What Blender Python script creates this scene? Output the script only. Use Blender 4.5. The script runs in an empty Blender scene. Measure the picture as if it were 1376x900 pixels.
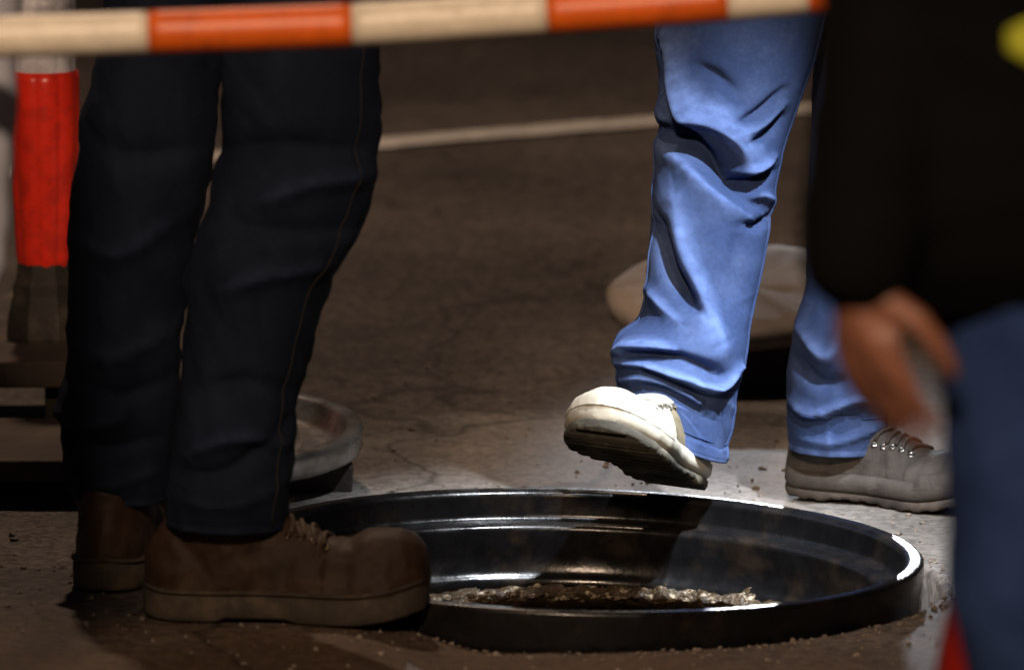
import bpy, bmesh, math, random
import numpy as np
from mathutils import Vector, Matrix, noise
random.seed(7)
R = math.radians
scene = bpy.context.scene
COL = scene.collection

# ------------------------------------------------------------------ camera
CAM_H, PITCH, FPX = 1.7, R(8.8), 10700.0      # long lens seen from eye height
cd = bpy.data.cameras.new('camera'); cam = bpy.data.objects.new('camera', cd); COL.objects.link(cam)
cam.location = (0, 0, CAM_H); cam.rotation_euler = (R(90) - PITCH, 0, 0)
cd.sensor_fit = 'HORIZONTAL'; cd.sensor_width = 36.0; cd.lens = 36.0 * FPX / 1376.0
cd.clip_start = 0.1; cd.clip_end = 600
cd.dof.use_dof = True; cd.dof.focus_distance = 9.45; cd.dof.aperture_fstop = 5.2; cd.dof.aperture_blades = 9
scene.camera = cam

# ------------------------------------------------------------------ night sky glow
w = bpy.data.worlds.new('World'); scene.world = w; w.use_nodes = True
bg = w.node_tree.nodes['Background']
bg.inputs['Color'].default_value = (0.55, 0.50, 0.52, 1); bg.inputs['Strength'].default_value = 0.03

# ------------------------------------------------------------------ lamps of the place
def lamp(name, kind, loc, target, energy, color, **kw):
    l = bpy.data.lights.new(name, kind); l.energy = energy; l.color = color
    for k, v in kw.items(): setattr(l, k, v)
    o = bpy.data.objects.new(name, l); COL.objects.link(o); o.location = loc
    o.rotation_euler = (Vector(target) - Vector(loc)).to_track_quat('-Z', 'Y').to_euler()
    return o
# street lamps (warm), one over the carriageway behind the workers, one on the near pavement
lamp('street_lamp_light', 'SPOT', (-0.8, 12.3, 6.2), (0.0, 10.8, 0), 700, (1.0, 0.72, 0.52), spot_size=R(80), spot_blend=0.9, shadow_soft_size=0.12)
lamp('near_street_lamp_light', 'SPOT', (-0.8, -4.0, 7.6), (-0.1, 9.0, 0.4), 5600, (1.0, 0.72, 0.50), spot_size=R(34), spot_blend=0.8, shadow_soft_size=0.55)
# two cold hand torches held over the open manhole
lamp('hand_torch_light', 'SPOT', (0.92, 8.72, 2.1), (0.205, 9.47, 0.20), 640, (0.88, 0.93, 1.0), spot_size=R(18.5), spot_blend=1.0, shadow_soft_size=0.035)
lamp('second_torch_light', 'SPOT', (0.34, 8.30, 1.75), (0.37, 9.32, 0.0), 620, (0.88, 0.93, 1.0), spot_size=R(20), spot_blend=1.0, shadow_soft_size=0.03)

# work lamp standing on the road beyond the workers: skims the wet iron and the grit
lamp('road_work_light', 'SPOT', (0.66, 15.0, 1.10), (0.28, 9.45, 0.0), 420, (0.86, 0.91, 1.0), spot_size=R(8), spot_blend=0.7, shadow_soft_size=0.06)

scene.view_settings.view_transform = 'Standard'; scene.view_settings.look = 'None'
scene.view_settings.exposure = 0.0; scene.view_settings.gamma = 1.0
scene.render.engine = 'CYCLES'
scene.cycles.use_denoising = True
scene.cycles.max_bounces = 6

# ------------------------------------------------------------------ helpers
def ray(px, py):
    xc, yc = (px - 688.0) / FPX, -(py - 450.0) / FPX
    return Vector((xc, math.cos(PITCH) + yc * math.sin(PITCH), -math.sin(PITCH) + yc * math.cos(PITCH)))
def at(px, py, Y):
    d = ray(px, py); return Vector((0, 0, CAM_H)) + d * (Y / d.y)
def gnd(px, py, z=0.0):
    d = ray(px, py); return Vector((0, 0, CAM_H)) + d * ((z - CAM_H) / d.z)
def mpp(Y):                       # metres per pixel at depth Y
    return Y / math.cos(R(9.5)) / FPX
def smooth(a, b, x):
    t = np.clip((np.asarray(x, float) - a) / (b - a), 0, 1); return t * t * (3 - 2 * t)

def obj(name, mesh, mat, parent=None, kind=None, label=None, cat=None, group=None, shade=True, loc=None):
    if isinstance(mesh, bmesh.types.BMesh):
        me = bpy.data.meshes.new(name); mesh.to_mesh(me); mesh.free(); mesh = me
    o = bpy.data.objects.new(name, mesh); COL.objects.link(o)
    if mat is not None:
        mesh.materials.clear(); mesh.materials.append(mat)
    if shade: mesh.shade_smooth()
    if parent is not None: o.parent = parent
    if loc is not None: o.location = loc
    tag(o, label, cat, group, kind)
    return o
def tag(o, label=None, cat=None, group=None, kind=None):
    if label: o['label'] = label
    if cat: o['category'] = cat
    if group: o['group'] = group
    if kind: o['kind'] = kind
    return o
def empty(name, loc, label, cat, group=None, rz=0):
    o = bpy.data.objects.new(name, None); COL.objects.link(o); o.location = loc; o.rotation_euler.z = rz
    return tag(o, label, cat, group)
def edge_split(o, ang=35):
    o.data.set_sharp_from_angle(angle=R(ang)); return o

def lathe(prof, n=96, close=False):
    bm = bmesh.new(); rings = []
    for r, z in prof:
        rings.append([bm.verts.new((r * math.cos(2*math.pi*i/n), r * math.sin(2*math.pi*i/n), z)) for i in range(n)])
    for a, b in zip(rings, rings[1:]):
        for i in range(n): bm.faces.new((a[i], a[(i+1) % n], b[(i+1) % n], b[i]))
    if close:
        a, b = rings[-1], rings[0]
        for i in range(n): bm.faces.new((a[i], a[(i+1) % n], b[(i+1) % n], b[i]))
    bmesh.ops.recalc_face_normals(bm, faces=bm.faces)
    return bm
def box(sx, sy, sz, bev=0.004, seg=2, jit=0.0):
    bm = bmesh.new(); bmesh.ops.create_cube(bm, size=1)
    for v in bm.verts: v.co = Vector((v.co.x*sx, v.co.y*sy, v.co.z*sz + sz/2)) + Vector([random.uniform(-jit, jit) for _ in range(3)])
    if bev: bmesh.ops.bevel(bm, geom=bm.edges[:], offset=bev, segments=seg, affect='EDGES', profile=0.6)
    return bm
def frame_for(t):
    t = t.normalized(); a = Vector((0, 0, 1)) if abs(t.z) < 0.9 else Vector((1, 0, 0))
    n = t.cross(a).normalized(); return n, t.cross(n).normalized()
def tube(bm, pts, radii, seg=12, caps=True):
    pts = [Vector(p) for p in pts]
    if not hasattr(radii, '__len__'): radii = [radii] * len(pts)
    rings = []; n0 = None
    for i, p in enumerate(pts):
        t = (pts[min(i+1, len(pts)-1)] - pts[max(i-1, 0)]).normalized()
        if n0 is None: n0, _ = frame_for(t)
        n0 = (n0 - t * n0.dot(t)).normalized(); b0 = t.cross(n0)
        rings.append([bm.verts.new(p + (n0*math.cos(2*math.pi*k/seg) + b0*math.sin(2*math.pi*k/seg)) * radii[i]) for k in range(seg)])
    for a, b in zip(rings, rings[1:]):
        for k in range(seg): bm.faces.new((a[k], a[(k+1) % seg], b[(k+1) % seg], b[k]))
    if caps:
        for ring, s in ((rings[0], -1), (rings[-1], 1)):
            bm.faces.new(ring[::-1] if s < 0 else ring)
    return bm
def spline(pts, m=8):
    P = [Vector(p) for p in pts]; out = []
    for i in range(len(P) - 1):
        p0, p1, p2, p3 = P[max(i-1, 0)], P[i], P[i+1], P[min(i+2, len(P)-1)]
        for k in range(m):
            t = k / m
            out.append(0.5*((2*p1) + (p2-p0)*t + (2*p0-5*p1+4*p2-p3)*t*t + (-p0+3*p1-3*p2+p3)*t**3))
    out.append(P[-1]); return out
def ball(bm, c, r, u=16, v=10):
    if not hasattr(r, '__len__'): r = (r, r, r)
    bmesh.ops.create_uvsphere(bm, u_segments=u, v_segments=v, radius=1, matrix=Matrix.Translation(Vector(c)) @ Matrix.Diagonal((*r, 1)))
def chain(bm, pts, radii, seg=14):            # rounded tapered limb, closed, for the voxel union
    tube(bm, pts, radii, seg)
    for p, r in zip(pts, radii): ball(bm, p, r * 0.995, seg, 8)
def voxel(bm, size, smooth_it=4, fac=0.5):
    bmesh.ops.recalc_face_normals(bm, faces=bm.faces)
    me = bpy.data.meshes.new('tmp'); bm.to_mesh(me); bm.free()
    o = bpy.data.objects.new('tmp', me); COL.objects.link(o)
    m = o.modifiers.new('r', 'REMESH'); m.mode = 'VOXEL'; m.voxel_size = size
    if smooth_it:
        s = o.modifiers.new('s', 'SMOOTH'); s.iterations = smooth_it; s.factor = fac
    dg = bpy.context.evaluated_depsgraph_get(); dg.update()
    out = bpy.data.meshes.new_from_object(o.evaluated_get(dg))
    bpy.data.objects.remove(o); bpy.data.meshes.remove(me)
    return out
def displace(me, fn):
    n = len(me.vertices); co = np.empty(n*3, np.float32); no = np.empty(n*3, np.float32)
    me.vertices.foreach_get('co', co); me.vertices.foreach_get('normal', no)
    co = co.reshape(-1, 3); no = no.reshape(-1, 3)
    d = np.array([fn(Vector(c)) for c in co.tolist()], np.float32)
    co += no * d[:, None]; me.vertices.foreach_set('co', co.ravel()); me.update(); return me

# ------------------------------------------------------------------ materials
def material(name, color, rough=0.6, var=0.25, scale=20, bump=0.0, bump_scale=200, metallic=0.0, spec=0.5,
             color2=None, mix_scale=4, mix_lo=0.45, mix_hi=0.6, rough_var=0.0, detail=6, coords='Object', extra=None, sheen=0.0, bump_dist=0.002):
    m = bpy.data.materials.new(name); m.use_nodes = True
    nt = m.node_tree; N, L = nt.nodes, nt.links; p = N['Principled BSDF']
    p.inputs['Roughness'].default_value = rough; p.inputs['Metallic'].default_value = metallic
    p.inputs['Specular IOR Level'].default_value = spec
    if sheen: p.inputs['Sheen Weight'].default_value = sheen; p.inputs['Sheen Roughness'].default_value = 0.5
    tc = N.new('ShaderNodeTexCoord')
    def noise_node(s, d=detail, r=0.6):
        n = N.new('ShaderNodeTexNoise'); n.inputs['Scale'].default_value = s; n.inputs['Detail'].default_value = d; n.inputs['Roughness'].default_value = r
        L.new(tc.outputs[coords], n.inputs['Vector']); return n
    n1 = noise_node(scale)
    mr = N.new('ShaderNodeMapRange'); mr.inputs[1].default_value = 0.25; mr.inputs[2].default_value = 0.75
    mr.inputs[3].default_value = 1 - var; mr.inputs[4].default_value = 1 + var
    L.new(n1.outputs['Fac'], mr.inputs[0])
    base = N.new('ShaderNodeRGB'); base.outputs[0].default_value = (*color, 1); src = base.outputs[0]
    if color2 is not None:
        n2 = noise_node(mix_scale); st = N.new('ShaderNodeMapRange'); st.interpolation_type = 'SMOOTHSTEP'
        st.inputs[1].default_value = mix_lo; st.inputs[2].default_value = mix_hi
        L.new(n2.outputs['Fac'], st.inputs[0])
        mx = N.new('ShaderNodeMix'); mx.data_type = 'RGBA'; L.new(st.outputs[0], mx.inputs[0])
        L.new(src, mx.inputs[6]); mx.inputs[7].default_value = (*color2, 1); src = mx.outputs[2]
    vm = N.new('ShaderNodeVectorMath'); vm.operation = 'SCALE'
    L.new(src, vm.inputs[0]); L.new(mr.outputs[0], vm.inputs['Scale']); L.new(vm.outputs[0], p.inputs['Base Color'])
    if rough_var:
        n3 = noise_node(scale * 0.7); r2 = N.new('ShaderNodeMapRange'); r2.inputs[1].default_value = 0.3; r2.inputs[2].default_value = 0.7
        r2.inputs[3].default_value = rough - rough_var; r2.inputs[4].default_value = rough + rough_var
        L.new(n3.outputs['Fac'], r2.inputs[0]); L.new(r2.outputs[0], p.inputs['Roughness'])
    if bump:
        n4 = noise_node(bump_scale, 4, 0.65); bp = N.new('ShaderNodeBump'); bp.inputs['Strength'].default_value = bump; bp.inputs['Distance'].default_value = bump_dist
        L.new(n4.outputs['Fac'], bp.inputs['Height']); L.new(bp.outputs[0], p.inputs['Normal'])
    if extra: extra(nt, p, tc, vm)
    return m

def denim(name, color, worn, rough=0.85, scale=9.0, weave=0.5):
    def ex(nt, p, tc, vm):
        N, L = nt.nodes, nt.links
        wv = N.new('ShaderNodeTexWave'); wv.inputs['Scale'].default_value = 420; wv.inputs['Distortion'].default_value = 1.2; wv.bands_direction = 'DIAGONAL'
        wv.inputs['Detail'].default_value = 1.0
        L.new(tc.outputs['Object'], wv.inputs['Vector'])
        nz = N.new('ShaderNodeTexNoise'); nz.inputs['Scale'].default_value = 90; nz.inputs['Detail'].default_value = 5
        L.new(tc.outputs['Object'], nz.inputs['Vector'])
        ad = N.new('ShaderNodeMath'); ad.operation = 'MULTIPLY_ADD'; ad.inputs[1].default_value = 0.4
        L.new(wv.outputs['Fac'], ad.inputs[0]); L.new(nz.outputs['Fac'], ad.inputs[2])
        bp = N.new('ShaderNodeBump'); bp.inputs['Strength'].default_value = weave; bp.inputs['Distance'].default_value = 0.0012
        L.new(ad.outputs[0], bp.inputs['Height']); L.new(bp.outputs[0], p.inputs['Normal'])
    def ex2(nt, p, tc, vm):
        ex(nt, p, tc, vm)
        N, L = nt.nodes, nt.links
        at_ = N.new('ShaderNodeAttribute'); at_.attribute_name = 'wear'
        nz = N.new('ShaderNodeTexNoise'); nz.inputs['Scale'].default_value = 60; nz.inputs['Detail'].default_value = 6; L.new(tc.outputs['Object'], nz.inputs['Vector'])
        mu = N.new('ShaderNodeMath'); mu.operation = 'MULTIPLY'; L.new(at_.outputs['Fac'], mu.inputs[0]); L.new(nz.outputs['Fac'], mu.inputs[1])
        cl = N.new('ShaderNodeMapRange'); cl.inputs[1].default_value = 0.1; cl.inputs[2].default_value = 0.75; L.new(mu.outputs[0], cl.inputs[0])
        mx = N.new('ShaderNodeMix'); mx.data_type = 'RGBA'; L.new(cl.outputs[0], mx.inputs[0]); L.new(vm.outputs[0], mx.inputs[6])
        mx.inputs[7].default_value = (*[min(1, q*2.1) for q in worn], 1); L.new(mx.outputs[2], p.inputs['Base Color'])
    ex_ = ex2
    return material(name, color, rough, 0.16, 160, color2=worn, mix_scale=scale, mix_lo=0.42, mix_hi=0.68, spec=0.15, extra=ex_)

M = {}
M['denim_light'] = denim('faded_blue_denim', (0.026, 0.047, 0.122), (0.048, 0.076, 0.170))
M['denim_dark'] = denim('black_denim', (0.0046, 0.0080, 0.0180), (0.0078, 0.0125, 0.0255), 0.8)
M['denim_mid'] = denim('mid_blue_denim', (0.016, 0.034, 0.105), (0.024, 0.048, 0.135))
M['stitch'] = material('seam_thread', (0.20, 0.22, 0.30), 0.8, 0.2, 300)
M['stitch_dark'] = material('dark_seam', (0.0045, 0.0025, 0.0025), 0.8, 0.2, 300)
M['leather'] = material('brown_boot_leather', (0.030, 0.0150, 0.0075), 0.62, 0.4, 35, bump=0.5, bump_scale=260, color2=(0.058, 0.034, 0.018), mix_scale=14, mix_lo=0.5, mix_hi=0.72, spec=0.3)
M['boot_sole'] = material('muddy_boot_sole', (0.030, 0.022, 0.015), 0.85, 0.4, 60, bump=0.6, bump_scale=180, color2=(0.060, 0.042, 0.026), mix_scale=18, mix_lo=0.5, mix_hi=0.66)
M['lace'] = material('boot_lace', (0.06, 0.04, 0.025), 0.8, 0.3, 300)
M['eyelet'] = material('brass_eyelet', (0.18, 0.14, 0.09), 0.3, 0.1, 60, metallic=1.0)
M['shoe_white'] = material('cream_leather', (0.50, 0.47, 0.385), 0.5, 0.10, 30, bump=0.35, bump_scale=240, color2=(0.36, 0.33, 0.25), mix_scale=16, mix_lo=0.52, mix_hi=0.75)
M['shoe_panel'] = material('tan_suede', (0.15, 0.125, 0.075), 0.85, 0.25, 60, bump=0.4, bump_scale=300)
M['shoe_dimmed'] = material('dimmed_grey_leather', (0.034, 0.028, 0.023), 0.75, 0.25, 45, bump=0.5, bump_scale=260, color2=(0.056, 0.047, 0.040), mix_scale=14)  # darkened leather: weak light on the rear foot is put into the colour
M['shoe_sole'] = material('dark_shoe_sole', (0.060, 0.056, 0.044), 0.8, 0.3, 60, bump=0.5, bump_scale=150, color2=(0.24, 0.225, 0.165), mix_scale=15, mix_lo=0.48, mix_hi=0.7)
M['shoe_foam'] = material('cream_foam', (0.48, 0.46, 0.38), 0.6, 0.12, 40, bump=0.2, bump_scale=200)
M['lace_pale'] = material('pale_lace', (0.45, 0.43, 0.38), 0.8, 0.2, 300)
M['chrome'] = material('metal_lace_hook', (0.6, 0.58, 0.55), 0.2, 0.1, 60, metallic=1.0)
M['skin'] = material('skin', (0.23, 0.092, 0.055), 0.5, 0.22, 30, bump=0.2, bump_scale=300)
M['jacket'] = material('black_jacket', (0.0020, 0.0018, 0.0018), 0.9, 0.2, 30, bump=0.3, bump_scale=200, spec=0.1)
M['hivis'] = material('yellow_hivis', (0.36, 0.38, 0.015), 0.7, 0.1, 60)
M['grey_cloth'] = material('grey_fleece', (0.50, 0.52, 0.60), 0.95, 0.12, 30, bump=0.4, bump_scale=220)
M['hair'] = material('dark_hair', (0.012, 0.009, 0.007), 0.5, 0.3, 120, bump=0.6, bump_scale=90)
M['iron'] = material('black_cast_iron', (0.0040, 0.0040, 0.0045), 0.27, 0.35, 40, bump=0.4, bump_scale=130, metallic=0.0, spec=0.36, color2=(0.013, 0.0095, 0.007), mix_scale=16, mix_lo=0.50, mix_hi=0.70, rough_var=0.12, bump_dist=0.0008)
M['steel'] = material('grey_steel', (0.32, 0.32, 0.33), 0.27, 0.25, 40, metallic=0.6, bump=0.3, bump_scale=150, color2=(0.20, 0.18, 0.16), mix_scale=9, rough_var=0.1)
M['mortar'] = material('wet_mortar', (0.040, 0.026, 0.013), 0.17, 0.45, 60, bump=1.0, bump_scale=170, color2=(0.28, 0.23, 0.165), mix_scale=80, mix_lo=0.54, mix_hi=0.64, rough_var=0.15, bump_dist=0.006)  # pale flecks in the colour stand in for bright wet glints
M['shaft'] = material('brown_shaft_concrete', (0.075, 0.042, 0.018), 0.8, 0.4, 14, bump=0.8, bump_scale=60)
M['sludge'] = material('dark_water', (0.008, 0.006, 0.004), 0.08, 0.2, 5)
M['concrete'] = material('weathered_concrete', (0.21, 0.175, 0.145), 0.85, 0.22, 14, bump=0.6, bump_scale=90, color2=(0.14, 0.11, 0.088), mix_scale=7)
M['timber'] = material('old_timber', (0.065, 0.046, 0.033), 0.85, 0.35, 18, bump=0.6, bump_scale=90, color2=(0.042, 0.030, 0.022), mix_scale=6)
M['timber_dark'] = material('creosoted_timber', (0.022, 0.015, 0.011), 0.85, 0.35, 18, bump=0.6, bump_scale=90)
M['red_plastic'] = material('red_plastic', (0.78, 0.030, 0.012), 0.30, 0.10, 30, spec=0.5, color2=(0.60, 0.024, 0.012), mix_scale=26, bump=0.15, bump_scale=60)
M['white_band'] = material('scuffed_white_reflective', (0.72, 0.70, 0.74), 0.4, 0.12, 60, color2=(0.52, 0.50, 0.52), mix_scale=30)
M['rubber'] = material('dusty_black_rubber', (0.022, 0.017, 0.014), 0.75, 0.35, 40, bump=0.5, bump_scale=120, color2=(0.055, 0.042, 0.033), mix_scale=12)
M['orange_stripe'] = material('orange_reflective_stripe', (0.72, 0.12, 0.008), 0.42, 0.14, 60, color2=(0.52, 0.085, 0.012), mix_scale=22, mix_lo=0.5, mix_hi=0.75, bump=0.2, bump_scale=80)
M['cream_stripe'] = material('cream_reflective_stripe', (0.80, 0.72, 0.58), 0.42, 0.12, 60, color2=(0.58, 0.50, 0.38), mix_scale=22, mix_lo=0.5, mix_hi=0.75, bump=0.2, bump_scale=80)
M['paint'] = material('worn_road_paint', (0.56, 0.53, 0.49), 0.75, 0.25, 60, bump=0.4, bump_scale=200, color2=(0.32, 0.27, 0.23), mix_scale=22, mix_lo=0.52, mix_hi=0.72, coords='Object')
M['pebble'] = material('grit', (0.15, 0.12, 0.095), 0.85, 0.4, 60)

# asphalt with a pale dusty patch of sand and cement spilt round the manhole
MH = Vector((0.075, 9.095, 0)); RING = 0.402
def asphalt_extra(nt, p, tc, vm):
    N, L = nt.nodes, nt.links
    # aggregate
    vo = N.new('ShaderNodeTexVoronoi'); vo.inputs['Scale'].default_value = 120; L.new(tc.outputs['Object'], vo.inputs['Vector'])
    mr = N.new('ShaderNodeMapRange'); mr.inputs[1].default_value = 0.0; mr.inputs[2].default_value = 1.0; mr.inputs[3].default_value = 0.35; mr.inputs[4].default_value = 1.75
    sep = N.new('ShaderNodeSeparateColor'); L.new(vo.outputs['Color'], sep.inputs[0]); L.new(sep.outputs[0], mr.inputs[0])
    agg = N.new('ShaderNodeVectorMath'); agg.operation = 'SCALE'; L.new(vm.outputs[0], agg.inputs[0]); L.new(mr.outputs[0], agg.inputs['Scale'])
    # dust patch: distance from the manhole broken up by noise
    def dist(center, sx, sy):
        mp = N.new('ShaderNodeMapping'); mp.vector_type = 'POINT'
        mp.inputs['Location'].default_value = (-center[0]*sx, -center[1]*sy, 0); mp.inputs['Scale'].default_value = (sx, sy, 0)
        L.new(tc.outputs['Object'], mp.inputs['Vector'])
        ln = N.new('ShaderNodeVectorMath'); ln.operation = 'LENGTH'; L.new(mp.outputs[0], ln.inputs[0]); return ln.outputs['Value']
    nz = N.new('ShaderNodeTexNoise'); nz.inputs['Scale'].default_value = 3.2; nz.inputs['Detail'].default_value = 8; nz.inputs['Roughness'].default_value = 0.62
    L.new(tc.outputs['Object'], nz.inputs['Vector'])
    def patch(center, sx, sy, lo, hi, col, src, amount=1.0):
        d = dist(center, sx, sy)
        ma = N.new('ShaderNodeMath'); ma.operation = 'MULTIPLY_ADD'; ma.inputs[1].default_value = 1.1; L.new(nz.outputs['Fac'], ma.inputs[0]); L.new(d, ma.inputs[2])
        st = N.new('ShaderNodeMapRange'); st.interpolation_type = 'SMOOTHSTEP'; st.inputs[1].default_value = lo + 0.55; st.inputs[2].default_value = hi + 0.55
        st.inputs[3].default_value = amount; st.inputs[4].default_value = 0.0
        L.new(ma.outputs[0], st.inputs[0])
        mx = N.new('ShaderNodeMix'); mx.data_type = 'RGBA'; L.new(st.outputs[0], mx.inputs[0]); L.new(src, mx.inputs[6])
        sc = N.new('ShaderNodeVectorMath'); sc.operation = 'SCALE'; sc.inputs[0].default_value = col; L.new(mr.outputs[0], sc.inputs['Scale'])
        mm = N.new('ShaderNodeMix'); mm.data_type = 'RGBA'; mm.inputs[0].default_value = 0.45
        mm.inputs[6].default_value = (*col, 1); L.new(sc.outputs[0], mm.inputs[7]); L.new(mm.outputs[2], mx.inputs[7])
        return mx.outputs[2]
    c = patch((0.25, 9.75), 0.85, 1.05, 0.42, 0.75, (0.158, 0.142, 0.127), agg.outputs[0], 0.95)
    c = patch((-0.1, 8.30), 0.6, 1.5, 0.40, 0.85, (0.062, 0.034, 0.016), c, 0.9)
    # hairline cracks and dark oil stains
    wn = N.new('ShaderNodeTexNoise'); wn.inputs['Scale'].default_value = 2.4; wn.inputs['Detail'].default_value = 6; L.new(tc.outputs['Object'], wn.inputs['Vector'])
    wm = N.new('ShaderNodeVectorMath'); wm.operation = 'MULTIPLY_ADD'; wm.inputs[1].default_value = (0.5, 0.5, 0); L.new(wn.outputs['Color'], wm.inputs[0]); L.new(tc.outputs['Object'], wm.inputs[2])
    vc = N.new('ShaderNodeTexVoronoi'); vc.feature = 'DISTANCE_TO_EDGE'; vc.inputs['Scale'].default_value = 1.15; L.new(wm.outputs[0], vc.inputs['Vector'])
    cr = N.new('ShaderNodeMapRange'); cr.inputs[1].default_value = 0.002; cr.inputs[2].default_value = 0.010; cr.inputs[3].default_value = 0.45; cr.inputs[4].default_value = 1.0; L.new(vc.outputs['Distance'], cr.inputs[0])
    sn = N.new('ShaderNodeTexNoise'); sn.inputs['Scale'].default_value = 1.3; sn.inputs['Detail'].default_value = 7; sn.inputs['Roughness'].default_value = 0.65; L.new(tc.outputs['Object'], sn.inputs['Vector'])
    sm = N.new('ShaderNodeMapRange'); sm.inputs[1].default_value = 0.38; sm.inputs[2].default_value = 0.62; sm.inputs[3].default_value = 0.72; sm.inputs[4].default_value = 1.22; L.new(sn.outputs['Fac'], sm.inputs[0])
    mu = N.new('ShaderNodeMath'); mu.operation = 'MULTIPLY'; L.new(cr.outputs[0], mu.inputs[0]); L.new(sm.outputs[0], mu.inputs[1])
    fs = N.new('ShaderNodeVectorMath'); fs.operation = 'SCALE'; L.new(c, fs.inputs[0]); L.new(mu.outputs[0], fs.inputs['Scale']); c = fs.outputs[0]
    L.new(c, p.inputs['Base Color'])
    # relief of the aggregate
    bp = N.new('ShaderNodeBump'); bp.inputs['Strength'].default_value = 0.55; bp.inputs['Distance'].default_value = 0.004
    n2 = N.new('ShaderNodeTexNoise'); n2.inputs['Scale'].default_value = 120; n2.inputs['Detail'].default_value = 6; n2.inputs['Roughness'].default_value = 0.7
    L.new(tc.outputs['Object'], n2.inputs['Vector']); L.new(n2.outputs['Fac'], bp.inputs['Height']); L.new(bp.outputs[0], p.inputs['Normal'])
M['asphalt'] = material('asphalt', (0.062, 0.050, 0.043), 0.72, 0.3, 2.2, spec=0.35, extra=asphalt_extra)

# ------------------------------------------------------------------ ground
def mound(x, y):                 # the old surfacing lies a little higher left of the manhole
    return 0.030 * float(smooth(-0.02, -0.20, x) * smooth(9.20, 9.0, y) * smooth(7.6, 8.2, y) * smooth(-2.4, -1.4, x))
def ground_z(x, y):
    n = noise.noise(Vector((x*1.7, y*1.7, 0.3))) * 0.004 + noise.noise(Vector((x*9, y*9, 1.3))) * 0.0022 + noise.noise(Vector((x*38, y*38, 2.3))) * 0.0012
    f = 1.0 if 7 < y < 13 and abs(x) < 3 else 0.3
    return mound(x, y) + n * f
HOLE = Vector((MH.x + 0.016, MH.y - 0.004, 0)); HR = RING + 0.004
bm = bmesh.new(); SEG = 288
radii = [HR, HR + 0.006]; r = HR + 0.012
while r < 3.2: radii.append(r); r += 0.013 + (r - HR) * 0.018
while r < 90: radii.append(r); r *= 1.25
rings = []
for i, r in enumerate(radii):
    ring = []
    for k in range(SEG):
        a = 2*math.pi*k/SEG; rr = r
        if i < 2: rr = r + 0.004 * noise.noise(Vector((math.cos(a)*6, math.sin(a)*6, 5)))
        x, y = HOLE.x + rr*math.cos(a), HOLE.y + rr*math.sin(a)
        z = ground_z(x, y) if r < 12 else 0
        if i == 0: z -= 0.006
        ring.append(bm.verts.new((x, y, z)))
    rings.append(ring)
low = [bm.verts.new((v.co.x, v.co.y, -0.13)) for v in rings[0]]
rings.insert(0, low)
for a, b in zip(rings, rings[1:]):
    for k in range(SEG): bm.faces.new((a[k], b[k], b[(k+1) % SEG], a[(k+1) % SEG]))
bmesh.ops.recalc_face_normals(bm, faces=bm.faces)
obj('ground', bm, M['asphalt'], kind='structure')

# painted line across the road
a, b = gnd(250, 216), gnd(1180, 143)
d = (b - a).normalized(); nrm = Vector((-d.y, d.x, 0))
bm = bmesh.new(); prev = None
for i in range(181):
    t = -2.0 + i/180 * 6.0
    c = a + d * t
    wob = [0.006 * noise.noise(Vector((t*7, s, 0))) + 0.004*noise.noise(Vector((t*31, s, 4))) for s in (0, 9)]
    row = []
    for q in range(4):
        o_ = (-0.042 + wob[0]) + (0.086 + wob[1] - wob[0]) * q/3
        p = c + nrm * o_; row.append(bm.verts.new((p.x, p.y, ground_z(p.x, p.y) + 0.006)))
    if prev:
        for q in range(3): bm.faces.new((prev[q], row[q], row[q+1], prev[q+1]))
    prev = row
bmesh.ops.recalc_face_normals(bm, faces=bm.faces)
obj('road_marking', bm, M['paint'], kind='structure')

# ------------------------------------------------------------------ manhole: frame, mortar bed and shaft
fr = empty('manhole_ring', (MH.x, MH.y, 0), 'black cast iron ring frame set round the open manhole', 'manhole frame')
prof = [(RING-0.001, -0.075), (RING-0.001, -0.002), (RING, 0.030)]
def fillet(cx, cz, r, a0, a1, n=7): return [(cx + r*math.cos(R(a0 + (a1-a0)*i/n)), cz + r*math.sin(R(a0 + (a1-a0)*i/n))) for i in range(n+1)]
prof += fillet(RING-0.005, 0.038, 0.005, 0, 90) + fillet(RING-0.014, 0.034, 0.009, 90, 180, 9)
prof += [(RING-0.0228, 0.014), (RING-0.024, 0.009), (RING-0.029, 0.0065)] + fillet(RING-0.046, -0.0015, 0.008, 90, 184, 8) + [(RING-0.0525, -0.030), (RING-0.052, -0.050), (RING-0.058, -0.056), (RING-0.062, -0.060), (RING-0.062, -0.075)]
body = obj('casting', lathe(prof, 256, True), M['iron'], fr)
body.rotation_euler.y = R(1.5)
for ang, s in ((62, 1.0), (160, 1.0), (262, 1.0)):     # keying lugs on the rim
    l_ = obj('lug', box(0.010, 0.05, 0.020, 0.004), M['iron'], body)
    l_.location = ((RING+0.001) * math.cos(R(ang)), (RING+0.001) * math.sin(R(ang)), -0.03); l_.rotation_euler.z = R(ang)

bm = bmesh.new(); n, rows = 560, 30; prev = None
for j in range(rows):
    t = j/(rows-1); ring = []
    for k in range(n):
        a = 2*math.pi*k/n; q = Vector((math.cos(a)*16, math.sin(a)*16, t*5))
        rr = 0.352 + 0.03 * smooth(0.2, 1, t) - 0.022*math.sin(math.pi*min(t*1.6, 1))
        rr -= 0.006*noise.noise(q) + 0.0035*noise.noise(q*2.7) + 0.003*noise.noise(q*7) + 0.002*noise.noise(q*15)
        z = -0.058 - 0.062*t + 0.005*noise.noise(q*1.3 + Vector((3, 0, 0)))
        ring.append(bm.verts.new((MH.x + rr*math.cos(a), MH.y + rr*math.sin(a), z)))
    if prev:
        for k in range(n): bm.faces.new((prev[k], prev[(k+1) % n], ring[(k+1) % n], ring[k]))
    prev = ring
bmesh.ops.recalc_face_normals(bm, faces=bm.faces)
for f in bm.faces: f.normal_flip()
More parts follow.
